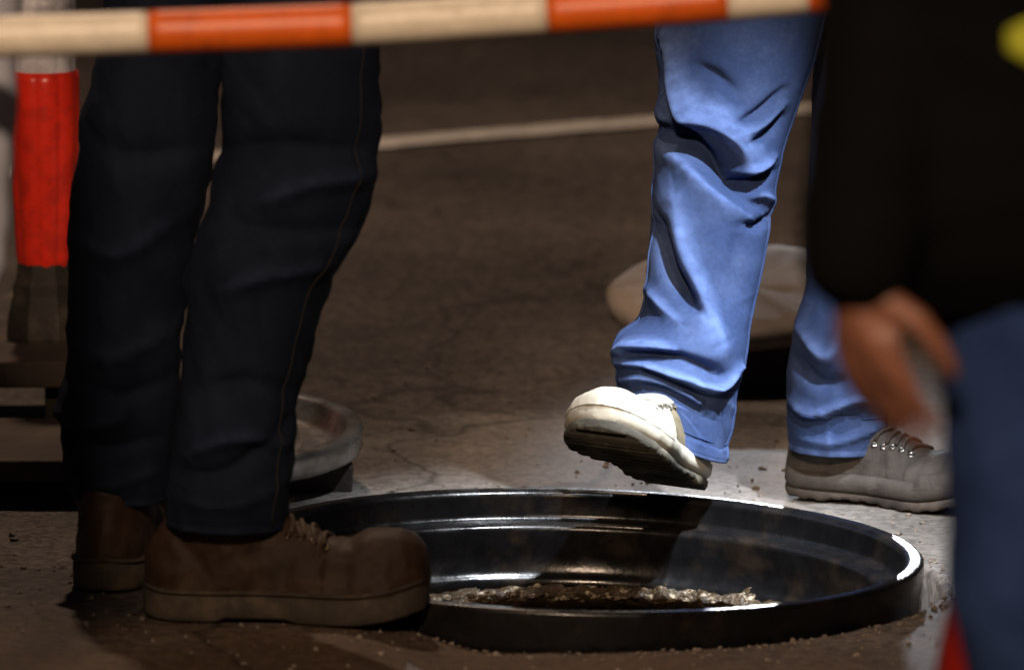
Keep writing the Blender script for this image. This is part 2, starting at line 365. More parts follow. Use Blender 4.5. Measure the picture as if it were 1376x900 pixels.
sh = empty('manhole_shaft', (0, 0, 0), 'brown shaft with wet rough mortar collar inside the open manhole', 'manhole')
obj('mortar_collar', bm, M['mortar'], sh)
bm = lathe([(0.47, -0.09), (0.40, -0.10), (0.385, -0.13), (0.40, -0.25), (0.43, -0.6), (0.45, -1.6), (0.0005, -1.6)], 96)
o = obj('shaft_wall', displace(voxel(bm, 0.02, 0), lambda c: 0.0) if False else bm, M['shaft'], sh, loc=(MH.x, MH.y, 0))
bm = lathe([(0.44, -1.40), (0.0005, -1.40)], 48)
obj('water', bm, M['sludge'], sh, loc=(MH.x, MH.y, 0))

# ------------------------------------------------------------------ steel cover lying behind the dark-trousered worker
c0 = at(291, 581, 9.76)
cov = empty('manhole_cover', c0, 'round grey steel cover propped up behind the dark trousers', 'manhole cover')
Rc = 0.183
prof = [(0.0005, -0.010), (0.070, -0.010), (0.075, -0.006), (0.078, 0.004), (0.084, 0.006), (0.098, 0.006), (0.102, 0.003), (0.105, -0.010), (0.110, -0.014), (Rc-0.040, -0.014), (Rc-0.032, -0.010), (Rc-0.024, 0.010), (Rc-0.021, 0.013),
        (Rc-0.018, 0.014), (Rc-0.006, 0.014), (Rc-0.002, 0.012), (Rc, 0.007), (Rc-0.001, -0.012), (Rc-0.004, -0.018), (Rc-0.02, -0.026), (0.0005, -0.026)]
plate = obj('plate', lathe(prof, 128), M['steel'], cov); plate.rotation_euler = (R(5.5), R(1.0), 0)
for ang in (200, 20):
    k_ = obj('lifting_slot', box(0.03, 0.014, 0.006, 0.002), M['iron'], plate); k_.location = (0.09*math.cos(R(ang)), 0.09*math.sin(R(ang)), -0.008)
bl = obj('timber_block', box(0.30, 0.10, 0.0, 0.0) if False else box(0.29, 0.13, 0.040, 0.004, 2, 0.002), M['timber_dark'], label='dark timber block under the grey steel cover behind the dark trousers', cat='timber block')
bl.location = (c0.x + 0.02, c0.y + 0.01, ground_z(c0.x, c0.y) - 0.002); bl.rotation_euler = (R(3.0), 0, R(5))

# ------------------------------------------------------------------ pale concrete cover beyond the jeans
c1 = at(1003, 402, 10.62)
con = empty('concrete_cover', c1, 'pale round concrete cover raised on dark timbers behind the blue jeans', 'concrete cover')
bm = bmesh.new(); nA = 160; prof = [(0.0005, 0.020), (0.06, 0.020), (0.12, 0.0195), (0.155, 0.019), (0.178, 0.017), (0.186, 0.012), (0.190, 0.004), (0.188, -0.006), (0.180, -0.011), (0.10, -0.012), (0.0005, -0.012)]
bm = lathe(prof, nA)
for v in bm.verts:
    a = math.atan2(v.co.y, v.co.x); rr = math.hypot(v.co.x, v.co.y)
    f = 1 + (0.030*noise.noise(Vector((math.cos(a)*2.2, math.sin(a)*2.2, 0))) + 0.016*noise.noise(Vector((math.cos(a)*9, math.sin(a)*9, v.co.z*20)))) * float(smooth(0.05, 0.19, rr))
    v.co.x *= f; v.co.y *= f; v.co.z += 0.0015*noise.noise(v.co*30)
disc = obj('disc', bm, M['concrete'], con); disc.rotation_euler = (R(10.5), R(-1.5), 0)
for ang in (25, 205):
    h_ = bmesh.new(); tube(h_, spline([(-0.028, 0, 0.012), (-0.026, 0, 0.030), (0, 0, 0.036), (0.026, 0, 0.030), (0.028, 0, 0.012)], 5), 0.0045, 8)
    o = obj('lifting_loop', h_, M['steel'], disc); o.location = (0.115*math.cos(R(ang)), 0.115*math.sin(R(ang)), 0.002); o.rotation_euler = (R(62), 0, R(ang*0.3))
zb = c1.z - 0.013
for i, (dx, dy, hh) in enumerate(((0.045, -0.10, zb - 0.026), (0.0, 0.09, zb + 0.004))):
    o = obj('timber_bearer', box(0.30 if i == 0 else 0.26, 0.10, hh, 0.005, 2, 0.003), M['timber_dark'],
            label=('near' if i == 0 else 'far') + ' dark timber bearer under the pale concrete cover', cat='timber block')
    o.location = (c1.x + dx, c1.y + dy, 0.0); o.rotation_euler.z = R(-3 + 5*i)

# ------------------------------------------------------------------ timber boards at the left with a red marker post
def board(name, label, px0, px1, pyt, Y0, Y1, z, th, mat):
    x0, x1 = at(px0, pyt, Y0).x, at(px1, pyt, Y0).x
    bm = box(x1-x0, Y1-Y0, th, 0.004, 2, 0.002)
    o = obj(name, bm, mat, label=label, cat='board'); o.location = ((x0+x1)/2, (Y0+Y1)/2, z - th); return o
board('timber_board', 'lower wide brown board lying on the road left of the dark trousers', -420, 112, 620, 9.60, 9.93, 0.058, 0.026, M['timber'])
board('timber_board', 'upper brown board of the stack, under the red marker post', -400, 128, 487, 10.03, 10.40, 0.112, 0.034, M['timber'])
for i, (px, Y, z0, z1, lab) in enumerate(((-40, 9.75, 0, 0.032, 'short dark batten under the left end of the lower board'), (96, 9.76, 0, 0.032, 'short dark batten under the right end of the lower board'),
                                          (-60, 10.2, 0, 0.078, 'thick dark bearer under the left end of the upper board'), (100, 10.2, 0, 0.078, 'thick dark bearer under the right end of the upper board'))):
    o = obj('timber_batten', box(0.06, 0.26, z1-z0, 0.003, 2, 0.001), M['timber_dark'], label=lab, cat='timber block')
    p = at(px, 600, Y); o.location = (p.x, Y, z0 - 0.001)

# ------------------------------------------------------------------ red marker post
pb = at(62, 475, 10.22)
post = empty('marker_post', (pb.x, 10.22, 0.113), 'red fluted marker post with white band at the left edge', 'marker post')
def fluted(zs, rs, n=96, flutes=9, amp=0.0026):
    bm = bmesh.new(); prev = None
    for z, r in zip(zs, rs):
        ring = []
        for k in range(n):
            a = 2*math.pi*k/n; rr = r + amp*abs(math.cos(a*flutes/2))**0.6 * (1 if r > 0.02 else 0)
            ring.append(bm.verts.new((rr*math.cos(a), rr*math.sin(a), z)))
        if prev:
            for k in range(n): bm.faces.new((prev[k], prev[(k+1) % n], ring[(k+1) % n], ring[k]))
        prev = ring
    bm.faces.new(prev)
    bmesh.ops.recalc_face_normals(bm, faces=bm.faces); return bm
S = 1/mpp(10.22); pz = lambda y: (475 - y)/S/0.99
zb_, zt_ = pz(376), pz(116)
zs = np.linspace(zb_, zt_, 24); tt = (zs - zb_)/(zt_ - zb_)
rs = 0.0355 + 0.0085*np.sin(np.clip(tt, 0, 1)*math.pi*0.62)**1.2
rs[0] -= 0.003; rs[-1] -= 0.002
obj('lower_tube', fluted(zs, rs), M['red_plastic'], post)
zs = np.linspace(zt_ - 0.004, pz(14), 8); obj('reflective_band', fluted(zs, np.full(8, 0.0395)), M['white_band'], post)
zs = np.linspace(pz(16), pz(-300), 24); rs = np.full(24, 0.042); rs[0] -= 0.002; rs[-3:] = (0.038, 0.03, 0.012)
obj('upper_tube', fluted(zs, rs), M['red_plastic'], post)
bm = lathe([(0.0005, 0.0), (0.052, 0.0), (0.054, 0.006), (0.052, 0.030), (0.047, 0.052), (0.0445, 0.060), (0.0445, 0.074), (0.040, 0.081), (0.038, zb_+0.004), (0.0005, zb_+0.004)], 8)
base = obj('rubber_base', bm, M['rubber'], post, shade=False); base.rotation_euler.z = R(22.5)

# ------------------------------------------------------------------ striped barrier bar in the foreground
BARY = 7.45
pts_px = [(-420, 60), (0, 50), (200, 43.5), (473, 34), (735, 17), (977, 0), (1130, -14), (1500, -52)]
def bar_y(x): return float(np.interp(x, [p[0] for p in pts_px], [p[1] for p in pts_px]))
xs = np.linspace(-420, 1500, 97); ys = np.array([bar_y(x) for x in xs]); ker = np.ones(9)/9
ys = np.convolve(np.pad(ys, 4, mode='edge'), ker, 'valid'); 
def bar_pt(x): return at(x, float(np.interp(x, xs, ys)), BARY)
bar = empty('barrier_bar', (0, BARY, 0), 'orange and cream striped barrier bar across the top', 'barrier bar')
def part_world(name, me, mat, parent):
    o = obj(name, me, mat, parent); o.matrix_parent_inverse = Matrix.Translation(parent.location).inverted() if parent.parent is None else Matrix.Identity(4); return o
rb = 28.5*mpp(BARY)
cuts = [-420, -290, -60, 200, 473, 735, 977, 1085, 1320, 1500]
cols = ['cream', 'orange', 'cream', 'orange', 'cream', 'orange', 'cream', 'orange', 'cream']
for x0, x1, c in zip(cuts, cuts[1:], cols):
    bm = bmesh.new(); n = max(4, int((x1-x0)/16))
    sl = (0.0, 0.0)
    tube(bm, [bar_pt(x0 + (x1-x0)*i/n) for i in range(n+1)], [rb*(1.012 if c == 'orange' else 1.0)]*(n+1), 28)
    part_world(c + '_stripe', bm, M[c + '_stripe'], bar)
for x in (-400, 1480):
    p = bar_pt(x); bm = bmesh.new(); tube(bm, [(p.x, BARY+0.045, 0.02), (p.x, BARY+0.045, p.z+0.06)], 0.02, 16)
    part_world('upright', bm, M['rubber'], bar)
    bm = box(0.32, 0.32, 0.05, 0.01); bmesh.ops.translate(bm, verts=bm.verts, vec=(p.x, BARY+0.045, 0)); part_world('foot', bm, M['rubber'], bar)

# ------------------------------------------------------------------ red cone at the lower right
cx = at(1392, 800, 6.6)
cone = empty('traffic_cone', (cx.x, 6.6, 0), 'blurred red cone edge beside the nearest blue jeans', 'traffic cone')
obj('cone_body', lathe([(0.150, 0.03), (0.147, 0.05), (0.093, 0.345), (0.036, 0.66), (0.032, 0.68), (0.024, 0.685), (0.022, 0.66)], 64), M['red_plastic'], cone)
obj('cone_base', box(0.36, 0.36, 0.032, 0.01), M['red_plastic'], cone)

# ------------------------------------------------------------------ garments
def interp_rows(rows, nv):
    """rows: (cx, cy, halfwidth, tilt, Y, ryfactor) in picture measure -> dense arrays"""
    A = np.array(rows, float); s = np.concatenate([[0], np.cumsum(np.hypot(np.diff(A[:, 0]), np.diff(A[:, 1])))])
    t = np.linspace(0, s[-1], nv); out = np.stack([np.interp(t, s, A[:, i]) for i in range(A.shape[1])], 1)
    k = max(3, int(nv/len(rows)/1.6)) | 1; g = np.hanning(k+2)[1:-1]; g /= g.sum()
    pad = np.pad(out, ((k//2, k//2), (0, 0)), mode='reflect', reflect_type='odd')
    return np.stack([np.convolve(pad[:, i], g, 'valid') for i in range(out.shape[1])], 1)
def leg_mesh(bm, rows, nu=120, nv=160, strokes=(), wr=1.0, seed=0, hem=True, hem_bulge=0.002, gain=1.0):
    D = interp_rows(rows, nv); cents = []
    lay = bm.verts.layers.float.get('wear') or bm.verts.layers.float.new('wear')
    u = np.linspace(0, 2*math.pi, nu, endpoint=False); su, cu = np.sin(u), np.cos(u)
    C = [at(r_[0], r_[1], r_[4]) for r_ in D]; m = np.array([mpp(r_[4]) for r_ in D])
    X = np.array([c.x for c in C])[:, None]; Yc = np.array([c.y for c in C])[:, None]; Z = np.array([c.z for c in C])[:, None]
    rx = (D[:, 2]*m)[:, None]; ry = rx * D[:, 5:6]; tl = D[:, 3:4]
    # picture position of each vertex (used only to lay the creases out on the cloth)
    PX = D[:, 0:1] + D[:, 2:3]*su[None]; PY = D[:, 1:2] + tl*D[:, 2:3]*su[None]
    disp = np.zeros_like(PX)
    front = smooth(-0.15, 0.35, cu)[None]
    for pts, wA, wB, amp in strokes:
        best = np.full(PX.shape, 1e9); sgn = np.zeros_like(PX); tpos = np.zeros_like(PX)
        P = np.array([(q.x, q.y) for q in spline([(a_, b_, 0) for a_, b_ in pts], 4)]); n = len(P)-1
        for i in range(n):
            a_, b_ = P[i], P[i+1]; e = b_-a_; L2 = max(e@e, 1e-6)
            t = np.clip(((PX-a_[0])*e[0] + (PY-a_[1])*e[1])/L2, 0, 1)
            dx, dy = PX-(a_[0]+t*e[0]), PY-(a_[1]+t*e[1]); dd = np.hypot(dx, dy); s_ = np.sign(e[0]*dy - e[1]*dx)
            msk = dd < best; best = np.where(msk, dd, best); sgn = np.where(msk, s_, sgn); tpos = np.where(msk, (i+t)/n, tpos)
        wdt = np.where(sgn > 0, wB, wA); prof = np.exp(-(best/wdt)**1.55)
        endf = np.sin(math.pi*np.clip(tpos, 0.06, 0.94))**0.5
        disp += gain*amp*prof*endf*front
    verts = []
    for j in range(nv):
        row = []
        for k in range(nu):
            q = Vector((su[k]*1.3 + seed, cu[k]*1.3, Z[j, 0]*9))
            q2 = Vector((su[k]*2.0 + seed, cu[k]*2.0, Z[j, 0]*26 + su[k]*2.2))
            nz = 0.0045*noise.noise(q) + 0.0030*noise.noise(q2) + 0.0012*noise.noise(q2*2.6)
            if strokes is not None and len(strokes): nz *= 0.45 + 0.55*(1-front[0, k])
            d = disp[j, k] + wr*nz
            if hem and j > nv-9: d += hem_bulge*(1 if j < nv-2 else 0.5) * (1 - 0.6*(j == nv-9))
            nx, ny = su[k], -cu[k]
            x = X[j, 0] + rx[j, 0]*su[k] + d*nx; y = Yc[j, 0] - ry[j, 0]*cu[k] + d*ny
            z = Z[j, 0] - tl[j, 0]*rx[j, 0]*su[k]
            v_ = bm.verts.new((x, y, z)); v_[lay] = max(0.0, min(1.0, (disp[j, k] + 0.3*wr*nz)/0.011)); row.append(v_)
            if j >= nv-2: v_[lay] = 0.8
        verts.append(row)
        cents.append(Vector((X[j, 0], Yc[j, 0], Z[j, 0])))
    last = verts[-1]
    for q, (sh, up) in enumerate(((0.985, -0.001), (0.96, 0.0005), (0.955, 0.012), (0.93, 0.05))):   # turned-in hem
        c = cents[-1]; row = [bm.verts.new((c.x + (v.co.x-c.x)*sh, c.y + (v.co.y-c.y)*sh, v.co.z + up)) for v in last]; verts.append(row)
    for a_, b_ in zip(verts, verts[1:]):
        for k in range(nu): bm.faces.new((a_[k], b_[k], b_[(k+1) % nu], a_[(k+1) % nu]))
    f = bm.faces.new(verts[0]); 
    return cents, verts
def edges(rows):            # (y, xl, xr, Y, ryfactor[, tilt]) -> centre rows
    return [((r_[1]+r_[2])/2, r_[0], (r_[2]-r_[1])/2, r_[5] if len(r_) > 5 else 0.0, r_[3], r_[4]) for r_ in rows]
def seam(vs, k, mat, parent, r=0.0013, name='seam', j0=0, j1=None, off=0.0008):
    bm = bmesh.new(); pts = []
    for row in vs[j0:(j1 if j1 else len(vs)-5)]:
        p = row[k]; c = sum((q for q in row), Vector())/len(row); pts.append(p + (p-c).normalized()*off)
    tube(bm, pts[::2], r, 6); return obj(name, bm, mat, parent)
def hem_stitch(vc, j, mat, parent):
    row = vc[j]; c = sum((q for q in row), Vector())/len(row); bm = bmesh.new()
    pts = [p + (p-c).normalized()*0.0003 for p in row]; pts.append(pts[0]); tube(bm, pts, 0.0011, 5, False); return obj('hem_stitch', bm, mat, parent)
def coords(vs): return [[v.co.copy() for v in row] for row in vs]

# ------------------------------------------------------------------ people
def hand(bm, wrist, fwd, back, side, curl=0.5, s=1.0, spread=1.0):
    """five fingers on a palm: fwd = down the palm, back = outward normal of the back of the hand, side = towards the thumb"""
    fwd, back, side = Vector(fwd).normalized(), Vector(back).normalized(), Vector(side).normalized()
    pw = 0.036*s
    chain(bm, [wrist, wrist + fwd*0.03*s, wrist + fwd*0.06*s + side*0.012*s, wrist + fwd*0.088*s + side*0.018*s], [0.024*s, 0.022*s, 0.019*s, 0.013*s])
    chain(bm, [wrist, wrist + fwd*0.05*s - side*0.010*s, wrist + fwd*0.082*s - side*0.020*s], [0.022*s, 0.020*s, 0.012*s])
    for i, (o_, L_) in enumerate(((0.030, 0.070), (0.010, 0.079), (-0.010, 0.073), (-0.029, 0.057))):
        p = wrist + fwd*(0.086 - 0.006*abs(i-1))*s + side*o_*s; dirv = (fwd + side*o_*4*spread).normalized(); pts = [p - fwd*0.02*s]; a = 0.15
        pts.append(p)
        for seg_, fr_ in enumerate((0.46, 0.30, 0.24)):
            a += curl*(0.55, 0.75, 0.5)[seg_]*(1 + 0.12*i)
            dd = dirv*math.cos(a) - back*math.sin(a); p = p + dd*L_*fr_*s; pts.append(p)
        chain(bm, pts, [0.0095*s, 0.0095*s, 0.0088*s, 0.0080*s, 0.0066*s], 10)
    t0 = wrist + fwd*0.022*s + side*0.022*s - back*0.004*s
    t1 = t0 + (fwd*0.55 + side*0.75 - back*0.25).normalized()*0.040*s; t2 = t1 + (fwd*0.85 + side*0.35 - back*0.3).normalized()*0.032*s
    t3 = t2 + (fwd*0.95 + side*0.1 - back*0.35).normalized()*0.024*s
    chain(bm, [t0, t1, t2, t3], [0.014*s, 0.0115*s, 0.010*s, 0.0075*s], 10)

def person(label, legs, feet, top_z, hip, chest, head, arms, jacket_mat, hair=True, vox=0.009, hand_kw=None, sleeve_end=0.93, jacket_hem=-0.06, jr=1.0):
    """legs: list of joint lists hip..ankle; arms: (shoulder, elbow, wrist, fwd, back, side)"""
    b = bmesh.new()
    for l_, f_ in zip(legs, feet):
        chain(b, l_ + [f_[0]], [0.045] + [0.022]*(len(l_)-2) + [0.022, 0.022]); chain(b, [f_[0], f_[1]], [0.024, 0.016])
    for sx in (-1, 1):
        chain(b, [hip + Vector((0.07*sx, 0, -0.02)), hip + Vector((0.06*sx, 0, 0.15)), chest + Vector((0.085*sx, 0, 0)), chest + Vector((0.07*sx, 0, 0.15))], [0.085, 0.08, 0.10, 0.07])
    chain(b, [hip, chest, chest + Vector((0, 0, 0.18))], [0.09, 0.11, 0.07])
    nk = chest + Vector((0, 0, 0.20)); chain(b, [nk, head - Vector((0, 0, 0.08))], [0.055, 0.052])
    ball(b, head, (0.075, 0.095, 0.115), 24, 16); ball(b, head + Vector((0, -0.01, -0.06)), (0.058, 0.075, 0.065), 20, 14)
    fd = -1
    chain(b, [head + Vector((0, 0.092*fd, 0.012)), head + Vector((0, 0.108*fd, -0.022))], [0.010, 0.014]); ball(b, head + Vector((0, 0.088*fd, -0.062)), (0.024, 0.012, 0.008))
    for sx in (-1, 1):
        ball(b, head + Vector((0.077*sx, 0.01, -0.008)), (0.010, 0.02, 0.032)); ball(b, head + Vector((0.03*sx, 0.088*fd, 0.03)), (0.018, 0.01, 0.007))
    for i, (s_, e_, w_, fw, bk, sd) in enumerate(arms):
        chain(b, [chest + Vector((0, 0, 0.13)), s_, e_, w_], [0.06, 0.05, 0.038, 0.026]); hand(b, w_, fw, bk, sd, **(hand_kw[i] if hand_kw else {}))
    me = voxel(b, vox, 3)
    o = obj('person', me, M['skin'], label=label, cat='person')
    j = bmesh.new()
    for sx in (-1, 1):
        chain(j, [hip + Vector((0.075*sx, 0, jacket_hem)), hip + Vector((0.075*sx, 0, 0.14)), chest + Vector((0.09*sx, 0, 0)), chest + Vector((0.08*sx, 0, 0.15))], [0.105*jr, 0.105*jr, 0.12*jr, 0.085*jr], 20)
    chain(j, [hip + Vector((0, 0, jacket_hem)), chest, chest + Vector((0, 0, 0.17))], [0.115*jr, 0.13*jr, 0.085], 20)
    for s_, e_, w_, fw, bk, sd in arms:
        chain(j, [chest + Vector((0, 0, 0.13)), s_, e_, e_ + (w_-e_)*0.5, e_ + (w_-e_)*sleeve_end], [0.075, 0.072, 0.058, 0.053, 0.043], 18)
    jm = voxel(j, 0.010, 5)
    displace(jm, lambda c: 0.006*noise.noise(c*9) + 0.004*noise.noise(Vector((c.x*14, c.y*14, c.z*26))))
    jo = obj('jacket', jm, jacket_mat, o)
    h = bmesh.new(); ball(h, head + Vector((0, 0.018, 0.032)), (0.086, 0.098, 0.105), 24, 16); ball(h, head + Vector((0, 0.05, -0.03)), (0.076, 0.06, 0.075))
    hm = voxel(h, 0.008, 2); displace(hm, lambda c: 0.006*noise.noise(c*40)); obj('hair', hm, M['hair'], o)
    return o, jo

# ---- footwear: local x heel->toe, y across, z up
def sole_outline(L_, W, n=72):
    """asymmetric sole half-widths"""
    xs = np.linspace(0, 1, n); half = np.interp(xs, [0, .02, .06, .12, .22, .40, .52, .66, .76, .86, .93, .97, .99, 1.0], [0, .32, .56, .70, .76, .70, .76, .94, 1.0, .92, .72, .50, .30, 0])
    return xs*L_, half*W/2
def sole_mesh(L_, W, z0, z1, grow=0.0, toe=0.018, heel_gap=0.0, bev=0.004, tread=0.0, n=72, heel_up=0.004):
    xs, hw = sole_outline(L_, W, n); bm = bmesh.new(); rows = []
    for x, h in zip(xs, hw):
        t = x/L_; h = max(h + grow*(1 if h > 0.001 else 0), 0.0006)
        lift = toe*max(0, (t-0.68)/0.32)**2 + heel_up*max(0, (0.12-t)/0.12)**2
        arch = heel_gap*(1 if 0.30 < t < 0.50 else (float(smooth(.27, .30, t)) if t <= .30 else 1-float(smooth(.50, .56, t))))
        tr = tread*(1 if (int(x/0.012) % 2 == 0) else 0)
        b0 = z0 + lift + arch + tr; t0 = z1 + lift*1.0
        cen = 0.010*math.sin(t*math.pi)*(1 if t > .3 else 1) 
        sec = [(-h+bev, b0), (-h, b0+bev), (-h*1.0, t0-bev), (-h+bev, t0), (h-bev, t0), (h, t0-bev), (h, b0+bev), (h-bev, b0)]
        if h < bev*1.5: sec = [(-h*.5, b0+bev), (-h, b0+bev*1.5), (-h, t0-bev*1.5), (-h*.5, t0-bev), (h*.5, t0-bev), (h, t0-bev*1.5), (h, b0+bev*1.5), (h*.5, b0+bev)]
        rows.append([bm.verts.new((x, y + cen*0, z)) for y, z in sec])
    for a_, b_ in zip(rows, rows[1:]):
        for k in range(8): bm.faces.new((a_[k], a_[(k+1) % 8], b_[(k+1) % 8], b_[k]))
    bm.faces.new(rows[0]); bm.faces.new(rows[-1][::-1])
    bmesh.ops.recalc_face_normals(bm, faces=bm.faces); return bm
def upper_mesh(L_, W, zs, shaft_h, toe_h, instep_h, collar=(0.045, 0.058), vox=0.0028, toe=0.014, puff=0.0, shaft_x=0.27):
    """foot loft + ankle shaft, fused"""
    b = bmesh.new(); xs = np.linspace(0.0, 1.0, 44); rows = []
    sx, hw = sole_outline(1.0, W)
    for t in xs:
        tt = min(max(t, 0.006), 0.994); h = float(np.interp(tt, sx, hw))*0.965 + 0.0005
        top = float(np.interp(tt, [0, .03, .1, .25, .42, .55, .68, .80, .90, .96, .985, 1.0], [.4, .62, .9, 1.0, .98, .80, .60, .52, .50, .42, .30, .12])) * instep_h
        if t > 0.70: top = max(top, 0) * (1 - smooth(.70, .80, t)) + smooth(.70, .80, t) * toe_h * float(np.interp(tt, [.7, .8, .9, .955, .985, 1.0], [1.0, 1.03, 1.0, .84, .60, .25]))
        lift = toe*max(0, (t-0.68)/0.32)**2
        row = []
        for k in range(28):
            a = 2*math.pi*k/28; cy, sz = math.cos(a), math.sin(a)
            e = 0.75; y = math.copysign(abs(cy)**e, cy)*h; 
            z = (abs(sz)**0.85)*top if sz > 0 else -0.010*abs(sz)
            y *= 1 - 0.18*max(0, z/top)**2 if top > 0 else 1
            row.append(b.verts.new((tt*L_, y, zs + lift + z)))
        rows.append(row)
    for a_, b_ in zip(rows, rows[1:]):
        for k in range(28): b.faces.new((a_[k], a_[(k+1) % 28], b_[(k+1) % 28], b_[k]))
    b.faces.new(rows[0]); b.faces.new(rows[-1][::-1])
    # shaft
    sr = []; nS = 14
    for i in range(nS):
        t = i/(nS-1); z = zs + 0.01 + (shaft_h-0.01)*t; c = shaft_x*L_ + 0.012*(1-t); a_x = 0.072*(1-t) + collar[1]*t; a_y = W*0.37*(1-t) + collar[0]*t
        sr.append([b.verts.new((c + a_x*math.cos(2*math.pi*k/28), a_y*math.sin(2*math.pi*k/28), z)) for k in range(28)])
    for a_, b_ in zip(sr, sr[1:]):
        for k in range(28): b.faces.new((a_[k], a_[(k+1) % 28], b_[(k+1) % 28], b_[k]))
    b.faces.new(sr[0][::-1]); b.faces.new(sr[-1])
    me = voxel(b, vox, 5)
    return me
SHOES = {}
def shoe(name, mtx, parent, L_, W, kind, mats, label=None):
    key = (L_, W, kind, mats['upper'].name)
    if key in SHOES:
        src = SHOES[key]; o = src.copy(); COL.objects.link(o); o.parent = parent; o.matrix_world = mtx
        if 'label' in o: del o['label']
        for ch in src.children:
            c_ = ch.copy(); COL.objects.link(c_); c_.parent = o
        return o
    SHOES[key] = shoe_new(name, mtx, parent, L_, W, kind, mats, label); return SHOES[key]
def shoe_new(name, mtx, parent, L_, W, kind, mats, label=None):
    """kind 'boot' or 'trainer'; returns the upper that carries its own pieces"""
    if kind == 'boot':
        up = upper_mesh(L_, W, 0.030, 0.120, 0.067, 0.098)
        displace(up, lambda c: 0.0030*noise.noise(c*24) + 0.0016*noise.noise(c*70) - 0.0016*math.exp(-((c.x - 0.60*L_ - 0.25*(c.z-0.07))/0.003)**2)*float(smooth(0.05, 0.07, c.z)) - 0.0030*math.exp(-((c.x - 0.63*L_ - 0.3*(c.z-0.07))/0.004)**2)*float(smooth(0.05, 0.07, c.z))
                 + 0.0016*float(smooth(-0.003, 0.0, c.x - 0.70*L_ + 0.35*abs(c.y))))
    else:
        up = upper_mesh(L_, W, 0.026, 0.078, 0.041, 0.070, collar=(0.038, 0.047), shaft_x=0.25)
        displace(up, lambda c: 0.0014*noise.noise(c*30) + 0.0007*noise.noise(c*80) - 0.0014*math.exp(-((c.x - 0.64*L_)/0.004)**2)*float(smooth(0.05, 0.065, c.z))
                 + 0.0018*float(smooth(-0.0015, 0.0015, c.x - 0.74*L_ + 0.5*abs(c.y)))
                 + 0.0016*float(smooth(-0.0015, 0.0015, 0.26*L_ - c.x + 0.25*(c.z-0.05)))
                 - 0.0016*(1 if (0.36*L_ < c.x + 0.25*(c.z-0.05) < 0.555*L_ and abs(c.y) > 0.021 and c.z < 0.078) else 0) - 0.0012*math.exp(-((abs(c.y)-0.021)/0.0022)**2)*(1 if 0.42*L_ < c.x < 0.72*L_ else 0)
                 - 0.0010*(math.exp(-((c.x - 0.655*L_)/0.003)**2) + math.exp(-((c.x - 0.68*L_)/0.003)**2))*float(smooth(0.045, 0.06, c.z)))
    o = obj(name, up, mats['upper'], parent, label=label); o.matrix_world = mtx
    if kind == 'boot':
        obj('sole', sole_mesh(L_, W, 0.0, 0.032, 0.002, 0.016, 0.004, 0.004, 0.0), mats['sole'], o)
        obj('welt', sole_mesh(L_, W, 0.0315, 0.0365, 0.0045, 0.016, 0, 0.002), mats['sole'], o)
    else:
        obj('sole', sole_mesh(L_, W, 0.0, 0.012, 0.003, 0.020, 0.003, 0.002, 0.0016, 144), mats['sole'], o)
        obj('midsole', sole_mesh(L_, W, 0.0115, 0.036, 0.005, 0.020, 0, 0.006), mats['foam'], o)
        # toe bumper wrapping over the front
        bm = bmesh.new(); xs, hw = sole_outline(L_, W + 0.006, 200); pts = [(x, h) for x, h in zip(xs, hw) if x > 0.72*L_]; loop = pts + [(x, -h) for x, h in pts[::-1]]
        rows = []
        for x, y in loop:
            li = 0.020*max(0, (x/L_-0.68)/0.32)**2; inn = Vector((0.60*L_ - x, -y)).normalized()
            rows.append([bm.verts.new((x + inn.x*d_, y + inn.y*d_, 0.034 + li + z_)) for d_, z_ in ((-0.003, -0.006), (-0.0015, 0.003), (0.002, 0.009), (0.006, 0.012), (0.012, 0.010), (0.012, -0.006))])
        for a_, b_ in zip(rows, rows[1:]):
            for k in range(5): bm.faces.new((a_[k], a_[k+1], b_[k+1], b_[k]))
        bmesh.ops.recalc_face_normals(bm, faces=bm.faces); obj('toe_bumper', bm, mats['foam'], o)
        up.materials.append(mats['panel'])       # suede saddle panel let into the upper
        for pl in up.polygons:
            c_ = pl.center
            if 0.36*L_ < c_.x + 0.25*(c_.z-0.05) < 0.555*L_ and abs(c_.y) > 0.021 and c_.z < 0.078: pl.material_index = 1
    # laces ride over the instep: cast down on the upper
    from mathutils.bvhtree import BVHTree
    bv = BVHTree.FromPolygons([v.co for v in up.vertices], [p.vertices for p in up.polygons])
    def top_at(x, y, d0=0.0):
        h_ = bv.ray_cast(Vector((x, y, 0.4)), Vector((0, 0, -1)))[0]; return (h_ if h_ else Vector((x, y, 0.08))) + Vector((0, 0, d0))
    nl = 5
    for i in range(nl):
        x = (0.47 + 0.045*i)*L_; pts = [top_at(x + 0.004*math.sin(i + 3*t), -0.024 + 0.048*t, 0.0022) for t in np.linspace(0, 1, 9)]
        bm = bmesh.new(); tube(bm, pts, 0.0026, 8); obj('lace', bm, mats['lace'], o)
        for y in (-0.026, 0.026):
            e = obj('eyelet', lathe([(0.0018, -0.001), (0.0036, -0.0008), (0.0042, 0.0006), (0.0034, 0.0016), (0.0018, 0.001)], 14, True), mats['eyelet'], o)
            p = top_at(x, y, 0.0006); p2 = top_at(x, y*1.08, 0.0006); nrm_ = Vector((0.35, (p2-p).cross(Vector((1, 0, 0))).normalized().z and math.copysign(0.7, y), 1)).normalized()
            e.location = p; e.rotation_euler = nrm_.to_track_quat('Z', 'Y').to_euler()
    return o
def basis(origin, fwd, up):
    f = Vector(fwd).normalized(); u = Vector(up); y = u.cross(f).normalized(); u = f.cross(y)
    return Matrix(((f.x, y.x, u.x, origin[0]), (f.y, y.y, u.y, origin[1]), (f.z, y.z, u.z, origin[2]), (0, 0, 0, 1)))
BOOT = dict(upper=M['leather'], sole=M['boot_sole'], lace=M['lace'], eyelet=M['eyelet'])
